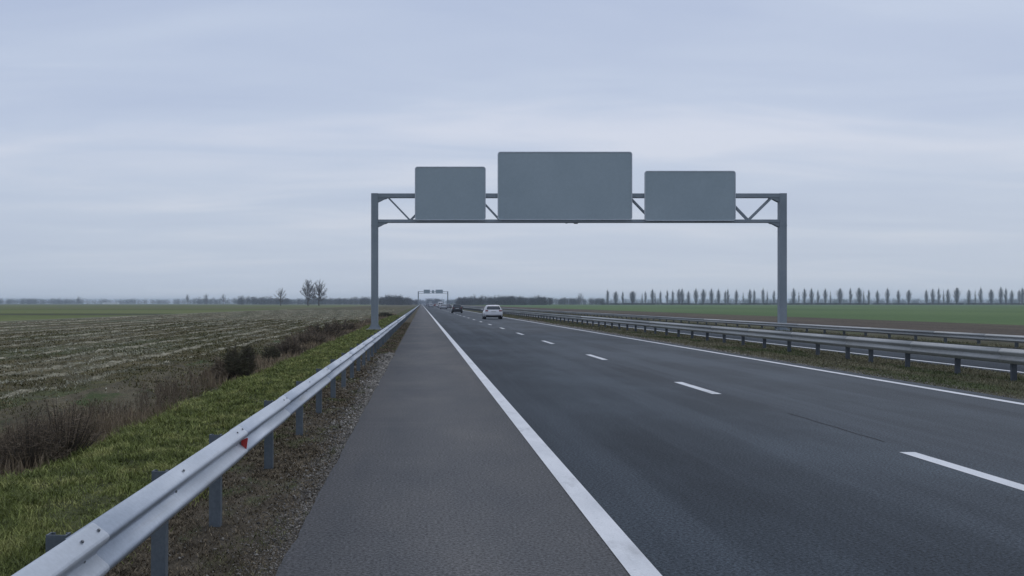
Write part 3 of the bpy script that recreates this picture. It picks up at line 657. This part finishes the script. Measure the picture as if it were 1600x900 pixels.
def ordinal(n): return ORD[n] if n <= 20 else ('thirtieth' if n == 30 else TENS[n // 10] + '-' + ORD[n % 10])
LOOK = ['medium bare poplar', 'slim bare poplar', 'broad bare poplar', 'thin wispy poplar', 'wide round-headed bare tree']
rp = random.Random(5); nl = nr = 0
for px, k in pl:
    Z = 1500 + rp.uniform(-40, 40); hgt = (rp.uniform(23.5, 28.5) + (px - 940) / 660 * 2.4) * 1500 / F
    s = hgt / 22 * (0.86 if k == 3 else 1.0)
    if px < 1220: nl += 1; lb = f'{LOOK[k]}, {ordinal(nl)} from the left end of the far row'
    else: nr += 1; lb = f'{LOOK[k]}, {ordinal(nr)} in the far row right of the large gantry leg'
    root = empty('poplar_tree' if k < 4 else 'round_tree', (PX(px, Z), Z, -.2), rp.uniform(0, 6.28)); tag(root, lb, 'tree', 'row of trees beyond the green crop field')
    root.scale = (s * rp.uniform(.9, 1.15), s * rp.uniform(.9, 1.1), s)
    for nm, me in zip(('trunk', 'crown'), PV[k]):
        o = bpy.data.objects.new(nm, me); COL.objects.link(o); o.parent = root

# ------------------------------------------------------------------ far woods: masses of small twiggy faces
def wood_mesh(trees, rnd):
    """trees: (x, y, height, width)"""
    P = []; S_ = []
    segs = []
    for x, y, h, wd in trees:
        n = int(46 + wd * 5)
        u = rnd.normal(0, 1, (n, 3)); u /= np.linalg.norm(u, axis=1, keepdims=True); rr_ = rnd.uniform(0, 1, (n, 1)) ** .45
        u[: n // 3, 2] = -np.abs(u[: n // 3, 2]); c = u * rr_ * np.array([[wd / 2, wd / 2, h * .55]]) + np.array([[x, y, h * .42]])
        P.append(c); S_.append(rnd.uniform(.5, 1.25, n) * (h / 16) ** .5)
        segs.append((x, y, -.5, x + rnd.normal(0, .3), y, h * .9, .35, .08))
        for _ in range(7):
            a = rnd.uniform(0, 6.28); l = wd * .42
            segs.append((x, y, h * rnd.uniform(.25, .6), x + math.cos(a) * l, y + math.sin(a) * l, h * rnd.uniform(.75, 1.02), .14, .05))
    P = np.concatenate(P); S_ = np.concatenate(S_); m = len(P)
    a = rnd.normal(0, 1, (m, 3)); a /= np.linalg.norm(a, axis=1, keepdims=True); b = rnd.normal(0, 1, (m, 3)); b = np.cross(a, b); b /= np.linalg.norm(b, axis=1, keepdims=True)
    s = S_[:, None]; V = np.stack([P - a * s, P + b * s * .7, P + a * s], 1).reshape(-1, 3); T = np.arange(m * 3).reshape(-1, 3)
    V2, Q = tubes(segs, 3); return np_mesh('wood', np.concatenate([V, V2]), Q + len(V), T)
def wood(name, label, spec, seed):
    """spec: (px0, px1, top row, distance, depth, number, width)"""
    rnd = np.random.default_rng(seed); tr = []
    for a, b, top, Z, dp, n, wd in spec:
        for i in range(n):
            px = rnd.uniform(a, b); z = Z + rnd.uniform(0, dp); h = (PZ(top, Z)) * rnd.uniform(.68, 1.04)
            tr.append((PX(px, z), z, h, wd * rnd.uniform(.7, 1.3)))
    o = link(name, wood_mesh(tr, rnd), MAT['wood']); tag(o, label, 'woodland', None, 'stuff'); return o
wood('far_wood', 'long low hazy belt of woodland on the left horizon', [(-60, 660, 464.6, 3300, 500, 420, 22), (-60, 130, 464.2, 3100, 200, 90, 18), (300, 380, 463, 2700, 200, 40, 14)], 1)
wood('tree_belt', 'darker belt of bare trees behind the meadow trees on the left', [(372, 425, 461.0, 1900, 120, 40, 11), (400, 560, 464.6, 2050, 150, 170, 12), (430, 450, 465.5, 1980, 60, 26, 10), (478, 575, 462.3, 1850, 120, 50, 10), (560, 600, 462.0, 1700, 100, 36, 10)], 2)
wood('roadside_copse', 'bare copse rising left of the distant gantry beside the motorway', [(594, 640, 461.5, 1300, 120, 60, 8), (604, 628, 458.6, 1250, 60, 26, 8), (636, 652, 466, 1500, 120, 24, 8)], 3)
wood('far_wood', 'pale hazy woodland behind the traffic where the motorway vanishes', [(650, 720, 466.2, 2600, 300, 90, 16), (667, 690, 464.2, 2300, 200, 26, 12)], 4)
wood('tree_belt', 'dark belt of bare trees right of the distant gantry', [(716, 860, 462.6, 1250, 120, 190, 8), (722, 800, 459.8, 1230, 80, 42, 8), (795, 860, 459.9, 1350, 80, 34, 9), (860, 945, 463.6, 1700, 150, 90, 9)], 5)
wood('hedgerow', 'thin low dark hedge along the foot of the poplar row', [(938, 1660, 472.9, 1520, 25, 900, 6)], 8)
wood('far_wood', 'long hazy blue woodland on the right horizon behind the poplar row', [(930, 1660, 464.4, 3000, 500, 460, 22)], 6)
sg = 'single trees on the far edge of the fields'
for px, Z, top, sd, lb in ((293, 2100, 458.8, 21, 'hazy narrow bare tree on the left horizon, first left of a round one'), (322, 2000, 457.6, 22, 'hazy round bare tree on the left horizon'),
                       (349, 2000, 458.5, 23, 'hazy wide bare tree on the left horizon, right of the round one'), (906.5, 1500, 457.2, 24, 'bare tree on its own left of the poplar row'),
                       (123, 2600, 462, 25, 'small faint tree on the far left horizon')):
    place_tree('bare_tree', lb, 'tree', px, Z, PZ(top, Z), sd, 11 if sd != 21 else 8, sg, tw=.07, limbs=14, subs=7, twigs=6)
# pale farm shed far left
sh = empty('farm_shed', (PX(172, 2500), 2500, 0)); tag(sh, 'long low white farm shed far away on the left horizon', 'shed')
MB().box(-18, 18, 0, 12, -.3, 2.6).build('wall', MAT['shed'], sh)
MB().add([(-18.5, -.4, 2.6), (18.5, -.4, 2.6), (18.5, 6, 4.0), (-18.5, 6, 4.0), (18.5, 12.4, 2.6), (-18.5, 12.4, 2.6)], [(0, 1, 2, 3), (3, 2, 4, 5), (0, 3, 5), (1, 4, 2), (0, 5, 4, 1)]).build('roof', MAT['roof'], sh)

# ------------------------------------------------------------------ small plants (numpy)
def blades(name, X, Y, hgt, wid, lean, m, label, zoff=0, parent=None, cat='grass'):
    n = len(X); Z0 = gz(X, Y) + zoff; a = rng.uniform(0, 6.283, n); b = rng.uniform(0, 6.283, n)
    wx, wy = np.cos(a) * wid / 2, np.sin(a) * wid / 2; lx, ly = np.cos(b) * lean * hgt, np.sin(b) * lean * hgt
    V = np.zeros((n, 5, 3)); z1 = hgt * .55; z2 = hgt * np.sqrt(np.clip(1 - lean ** 2 * .75, .04, 1))
    V[:, 0] = np.stack([X - wx, Y - wy, Z0], 1); V[:, 1] = np.stack([X + wx, Y + wy, Z0], 1)
    V[:, 2] = np.stack([X + wx * .75 + lx * .35, Y + wy * .75 + ly * .35, Z0 + np.minimum(z1, z2 * .8)], 1); V[:, 3] = np.stack([X - wx * .75 + lx * .35, Y - wy * .75 + ly * .35, Z0 + np.minimum(z1, z2 * .8)], 1)
    V[:, 4] = np.stack([X + lx, Y + ly, Z0 + z2], 1)
    base = (np.arange(n) * 5)[:, None]; Q = base + np.array([[0, 1, 2, 3]]); T = base + np.array([[3, 2, 4]])
    o = link(name, np_mesh(name, V.reshape(-1, 3), Q, T), m); tag(o, label, cat, None, 'stuff'); return o
def logy(n, a, b): return np.exp(rng.uniform(math.log(a), math.log(b), n))
n = 400000
Y = logy(n, 3.2, 140); X = rng.uniform(-4.45, -1.75, n)
edge_r = -1.98 + .16 * lump(X * 0 + 3, Y * .8) + rng.normal(0, .07, n); edge_l = -4.05 - .25 * lump(X * 0 + 7, Y * .35) + rng.normal(0, .10, n)
k = (X < edge_r) & (X > edge_l); X = X[k]; Y = Y[k]; n = len(X)
cl = .5 + .5 * np.tanh(1.6 * lump(X * 1.7 + 11, Y * 1.5)); 
edge = np.clip((-X - 2.9) / 1.2, 0, 1)
cl2 = .5 + .5 * np.tanh(2.0 * (lump(X * 2.6 + 2, Y * 2.2) + .5 * lump(X * 6.1, Y * 5.3))); kk = rng.uniform(0, 1, n) < .40 + .6 * cl2; X, Y, cl, cl2, edge = X[kk], Y[kk], cl[kk], cl2[kk], edge[kk]; n = len(X); hg = (.008 + .040 * cl ** 1.5 + .060 * cl2 + .045 * edge) * rng.uniform(.5, 1.35, n) * np.interp(Y, [3, 30, 140], [1, 1.15, 1.5])
wd = np.maximum(.0045, .00085 * Y) * rng.uniform(.7, 1.3, n)
blades('grass', X, Y, hg, wd, rng.uniform(.45, .99, n), MAT['blade'], 'long green grass on the verge behind the left guard rail')
# sparse green + dead blades on the stony verge
n = 150000; Y = logy(n, 3.2, 90); X = rng.uniform(-2.15, -.92, n)
k = rng.uniform(0, 1, n) < np.clip(.25 + .75 * np.tanh(1.5 * lump(X * 2 + 5, Y * 1.6)) + (-X - 1.2) * .9, .22, 1); X = X[k]; Y = Y[k]; n = len(X)
blades('dead_grass', X, Y, rng.uniform(.012, .042, n), np.maximum(.004, .0008 * Y) * rng.uniform(.7, 1.8, n), rng.uniform(.85, 1.0, n), MAT['thatch'], 'flattened brown and green blades on the stony verge')
# median turf
n = 90000; Y = logy(n, 15, 190); X = rng.uniform(10.02, 13.62, n)
k = rng.uniform(0, 1, n) < np.clip(.55 + .5 * lump(X * 1.2, Y * .9) + (X - 10.2) * .5, .1, 1); X = X[k]; Y = Y[k]; n = len(X)
blades('dead_grass', X, Y, rng.uniform(.02, .065, n) * np.interp(X, [10, 10.6, 13.6], [.5, 1, 1.2]), np.maximum(.008, .0007 * Y) * rng.uniform(.7, 1.4, n), rng.uniform(.4, .95, n), MAT['olive'], 'short olive brown turf around the median guard rail')
n = 26000; Y = logy(n, 24, 200); X = rng.uniform(21.0, 24.6, n)
blades('grass', X, Y, rng.uniform(.04, .16, n), np.maximum(.015, .0008 * Y) * rng.uniform(.7, 1.4, n), rng.uniform(.3, .9, n), MAT['olive'], 'rough grass on the verge beyond the far guard rail')
# stubble: straw in uneven rows
n = 230000; Y = logy(n, 9, 260); rows = np.array([-7.5, -8.7, -9.9, -11.3, -13.0, -14.6, -16.8, -18.6, -20.9, -23.4, -26.2, -29.5, -33.2, -37]); pw = rng.uniform(.6, 1, len(rows)) * np.abs(rows) ** .35; pw /= pw.sum()
ri = rng.choice(len(rows), n, p=pw); X = rows[ri] + .10 * np.sin(Y * .21 + ri) + .05 * np.sin(Y * .9 + ri * 3) + rng.normal(0, 1, n) * np.interp(np.abs(X_ := rows[ri]), [7, 37], [.11, .22]); sc_ = rng.uniform(0, 1, n) < .20; X[sc_] += rng.uniform(-1.2, 1.2, sc_.sum())
k = rng.uniform(0, 1, n) < np.clip(.62 + .55 * np.sin(Y * .16 + ri * 2.4) * np.sin(Y * .43 + ri) + .35 * lump(X * 2, Y * 1.1), .06, 1); k &= (-X < Y * .42 + 1); X = X[k]; Y = Y[k]; n = len(X)
blades('stubble', X, Y, rng.uniform(.025, .075, n), np.maximum(.010, .0008 * Y) * rng.uniform(.6, 1.6, n), rng.uniform(.6, 1.0, n), MAT['straw'], 'pale straw stubble lying in rows on the brown field', cat='stubble')
n = 190000; Y = logy(n, 7, 110); X = -4.5 - rng.uniform(0, 1, n) ** 1.8 * 19; k = (-X < Y * .45 + 1) & (lump(X * .5 + 9, Y * .3) + rng.normal(0, .35, n) > -.15); X = X[k]; Y = Y[k]; n = len(X)
blades('field_weeds', X, Y, rng.uniform(.02, .08, n), np.maximum(.008, .0008 * Y) * rng.uniform(.6, 1.5, n), rng.uniform(.6, 1.0, n), MAT['regrow'], 'low green and brown regrowth between the stubble rows', cat='weeds')
# low heaps of straw lying along the rows
VV = []; QQ = []; base = 0
for q_, xr_ in enumerate(rows):
    ys = np.arange(max(8, -xr_ * 2.2), 290, .35 if xr_ > -12 else .6); m_n = len(ys)
    c = xr_ + .10 * np.sin(ys * .21 + q_) + .05 * np.sin(ys * .9 + q_ * 3) + rng.normal(0, .015, m_n)
    wv = np.clip(.15 + .12 * np.sin(ys * .16 + q_ * 2.4) + .07 * np.sin(ys * 1.3 + q_) + .06 * np.sin(ys * 4.1 + q_ * 5) + rng.normal(0, .05, m_n), .0, .34) * np.interp(-xr_, [7, 37], [.62, 1.15])
    hh = wv * .22 * rng.uniform(.6, 1.4, m_n)
    for dx_, hz2 in ((-1, -.03), (-.5, 1), (.1, .7), (.5, 1.1), (1, -.03)):
        xx = c + dx_ * wv; VV.append(np.stack([xx, ys, gz(xx, ys) + np.where(hz2 < 0, -.03, hh * hz2 - np.where(wv < .03, .05, 0))], 1))
    i = np.arange(m_n - 1)
    for p_ in range(4): a_ = base + p_ * m_n + i; QQ.append(np.stack([a_, a_ + m_n, a_ + m_n + 1, a_ + 1], 1))
    base += 5 * m_n
o = link('straw_rows', np_mesh('straw_rows', np.concatenate(VV), np.concatenate(QQ)), MAT['strawrow']); tag(o, 'pale heaps of straw lying in long rows on the brown field', 'straw', None, 'stuff')
# tan tall grass and dead weeds along the ditch
def weed_segs(X, Y, hgt, rad, nb, spread=.35):
    n = len(X); Z0 = gz(X, Y); a = rng.uniform(0, 6.283, n); l = rng.uniform(.02, spread, n) * hgt
    base = np.stack([X, Y, Z0], 1); mid = base + np.stack([np.cos(a) * l * .35, np.sin(a) * l * .35, hgt * .5], 1); tip = base + np.stack([np.cos(a) * l, np.sin(a) * l, hgt], 1)
    out_ = [np.concatenate([base, mid, rad[:, None], rad[:, None] * .8], 1), np.concatenate([mid, tip, rad[:, None] * .8, rad[:, None] * .35], 1)]
    for _ in range(nb):
        t = rng.uniform(.2, .95, n)[:, None]; st = base + (tip - base) * t; b = rng.uniform(0, 6.283, n); L = (hgt * rng.uniform(.12, .34, n))[:, None]
        en = st + np.stack([np.cos(b) * .75, np.sin(b) * .75, rng.uniform(.3, 1.1, n)], 1) * L
        out_.append(np.concatenate([st, en, rad[:, None] * .6, rad[:, None] * .3], 1))
    return np.concatenate(out_)
def cluster(n, y0, y1, x0, x1, f, thr):
    Y = logy(n, y0, y1); X = rng.uniform(x0, x1, n); q = lump(X * .25 + f, Y * .22) + .5 * lump(X * .8 + f * 2, Y * .6); k = q + rng.normal(0, .25, n) > thr; return X[k], Y[k], q[k]
X, Y, q = cluster(4200, 6.5, 170, -5.7, -4.3, 2.0, .05)
hg = rng.uniform(.16, .42, len(X)) * np.interp(q, [-.2, .8], [.75, 1.2]) * np.interp(X, [-5.9, -5, -4.3], [.8, 1.1, .55])
o = tube_obj('dead_weeds', weed_segs(X, Y, hg, np.maximum(.0024, .00034 * Y), 7), MAT['weed']); tag(o, 'tangled brown dead weeds filling the ditch beside the field', 'weeds', None, 'stuff')
n = 26000; Y = logy(n, 7, 170); X = rng.uniform(-5.7, -3.95, n); k = (np.sin(Y * .33 + 4.0) + .6 * np.exp(-((Y - 15) / 6) ** 2) + .5 * np.sin(Y * .9) + lump(X, Y * .5) * .5 + rng.normal(0, .3, n)) > .15; X = X[k]; Y = Y[k]; n = len(X)
blades('tan_grass', X, Y, rng.uniform(.12, .38, n) * np.interp(X, [-5.7, -4.6, -4.0], [.9, 1.0, .5]), np.maximum(.005, .0009 * Y) * rng.uniform(.6, 1.3, n), rng.uniform(.1, .6, n), MAT['tan'], 'dry tan grass standing between the weeds and the green verge')
# stones on the asphalt edge
n = 20000; Y = logy(n, 3.2, 34); X = -.865 - np.abs(rng.normal(0, .15, n)); X[: n // 7] = rng.uniform(-1.7, -.92, n // 7)
s = np.maximum(.004, .0007 * Y) * rng.uniform(.5, 1.7, n) * np.where(rng.uniform(0, 1, n) > .95, 2.0, 1)
D = np.array([[1, 0, 0], [-1, 0, 0], [0, 1, 0], [0, -1, 0], [0, 0, .7], [0, 0, -.7]], float); Tn = np.array([[0, 2, 4], [2, 1, 4], [1, 3, 4], [3, 0, 4], [2, 0, 5], [1, 2, 5], [3, 1, 5], [0, 3, 5]])
V = D[None] * s[:, None, None] * rng.uniform(.6, 1.25, (n, 6, 1)) + rng.normal(0, 1, (n, 6, 3)) * s[:, None, None] * .15
an = rng.uniform(0, 6.28, n); c_, s_ = np.cos(an)[:, None], np.sin(an)[:, None]; V = np.stack([V[..., 0] * c_ - V[..., 1] * s_, V[..., 0] * s_ + V[..., 1] * c_, V[..., 2]], -1)
V += np.stack([X, Y, gz(X, Y) + s * .3], 1)[:, None, :]
o = link('gravel', np_mesh('gravel', V.reshape(-1, 3), None, (Tn[None] + (np.arange(n) * 6)[:, None, None]).reshape(-1, 3)), MAT['stone']); tag(o, 'loose pale gravel along the edge of the hard shoulder', 'gravel', None, 'stuff')
n = 7000; Y = logy(n, 15, 110); X = 10.0 + np.abs(rng.normal(0, .22, n)) ; s = np.maximum(.008, .0006 * Y) * rng.uniform(.5, 1.6, n)
V = D[None] * s[:, None, None] * rng.uniform(.6, 1.25, (n, 6, 1)) + np.stack([X, Y, gz(X, Y) + s * .2], 1)[:, None, :]
o = link('gravel', np_mesh('gravel', V.reshape(-1, 3), None, (Tn[None] + (np.arange(n) * 6)[:, None, None]).reshape(-1, 3)), MAT['stone']); tag(o, 'small gravel along the median edge of the carriageway', 'gravel', None, 'stuff')

# shrubs in the ditch that stand out
def shrub(px, Yd, hgt, wid, seed, label, m='shrub', n=260):
    r_ = np.random.default_rng(seed); X0 = PX(px, Yd); z0 = float(gz(X0, Yd)); root = empty('shrub', (X0, Yd, z0)); tag(root, label, 'shrub', 'shrubs along the ditch')
    a = r_.uniform(0, 6.283, n); t = r_.uniform(.05, 1, n) ** .6; e = np.stack([np.cos(a) * t * wid / 2, np.sin(a) * t * wid / 2, hgt * np.sqrt(1 - .55 * t ** 2) * r_.uniform(.45, 1.12, n) * (1 + .16 * np.sin(a * 2 + seed) + .12 * np.sin(a * 5 + seed * 2))], 1)
    b = np.stack([np.cos(a) * t * wid * .12, np.sin(a) * t * wid * .12, np.zeros(n) - .04], 1); md = b * .4 + e * .6; md[:, 2] = e[:, 2] * .5
    rr2 = max(.0045, .00035 * Yd); st = [np.concatenate([b, md, np.full((n, 1), rr2 * 1.4), np.full((n, 1), rr2)], 1), np.concatenate([md, e, np.full((n, 1), rr2), np.full((n, 1), rr2 * .5)], 1)]
    tw = []
    for _ in range(5):
        u = r_.uniform(.1, 1, (n, 1)); s0 = md + (e - md) * u; q = r_.normal(0, 1, (n, 3)); q[:, 2] = np.abs(q[:, 2]) * .6; q /= np.linalg.norm(q, axis=1, keepdims=True)
        tw.append(np.concatenate([s0, s0 + q * hgt * r_.uniform(.08, .24, (n, 1)), np.full((n, 1), rr2 * .8), np.full((n, 1), rr2 * .5)], 1))
    tube_obj('stems', np.concatenate(st), MAT['bark'], root); tube_obj('twigs', np.concatenate(tw), MAT[m], root); return root
shrub(375, 25.5, .72, .80, 1, 'dark dense rounded shrub where the ditch meets the green verge', n=380)
shrub(352, 26.5, .55, .7, 2, 'low brown shrub close on the left of the dense rounded one', 'weed')
shrub(100, 12.2, .62, 1.0, 3, 'nearest brown twiggy shrub at the left edge of the ditch', 'weed', 150)
shrub(45, 11.6, .50, .9, 4, 'low dark twiggy shrub beside the nearest brown one', 'weed', 170)
shrub(452, 38, .62, 1.5, 5, 'low brown shrub in the ditch, next beyond the dense rounded one', 'weed', 240)
shrub(478, 46, .70, 2.0, 6, 'broad brown shrub left of the gantry leg', 'weed', 240)
shrub(505, 56, .75, 2.2, 7, 'brown shrub just left of the gantry footing', 'weed', 240)
shrub(533, 68, .8, 2.4, 8, 'dark shrub behind and left of the gantry leg', 'weed', 240)
shrub(424, 33, .5, .6, 9, 'small dark shrub between the rounded one and the wide brown one', 'shrub', 260)
shrub(602, 140, .7, 2.2, 10, 'far dark shrub right of the gantry leg', 'shrub', 300)

# ------------------------------------------------------------------ air
hz = MB().box(-8100, 8100, -8100, 8100, -1.6, 30).build('haze', None); hz['kind'] = 'stuff'
hm = bpy.data.materials.new('haze'); hm.use_nodes = True; t = hm.node_tree; t.nodes.clear()
o_ = t.nodes.new('ShaderNodeOutputMaterial'); v_ = t.nodes.new('ShaderNodeVolumePrincipled'); t.links.new(v_.outputs[0], o_.inputs['Volume'])
v_.inputs['Color'].default_value = (.72, .83, 1, 1); v_.inputs['Density'].default_value = .000155; v_.inputs['Anisotropy'].default_value = .2
hz.data.materials.append(hm)
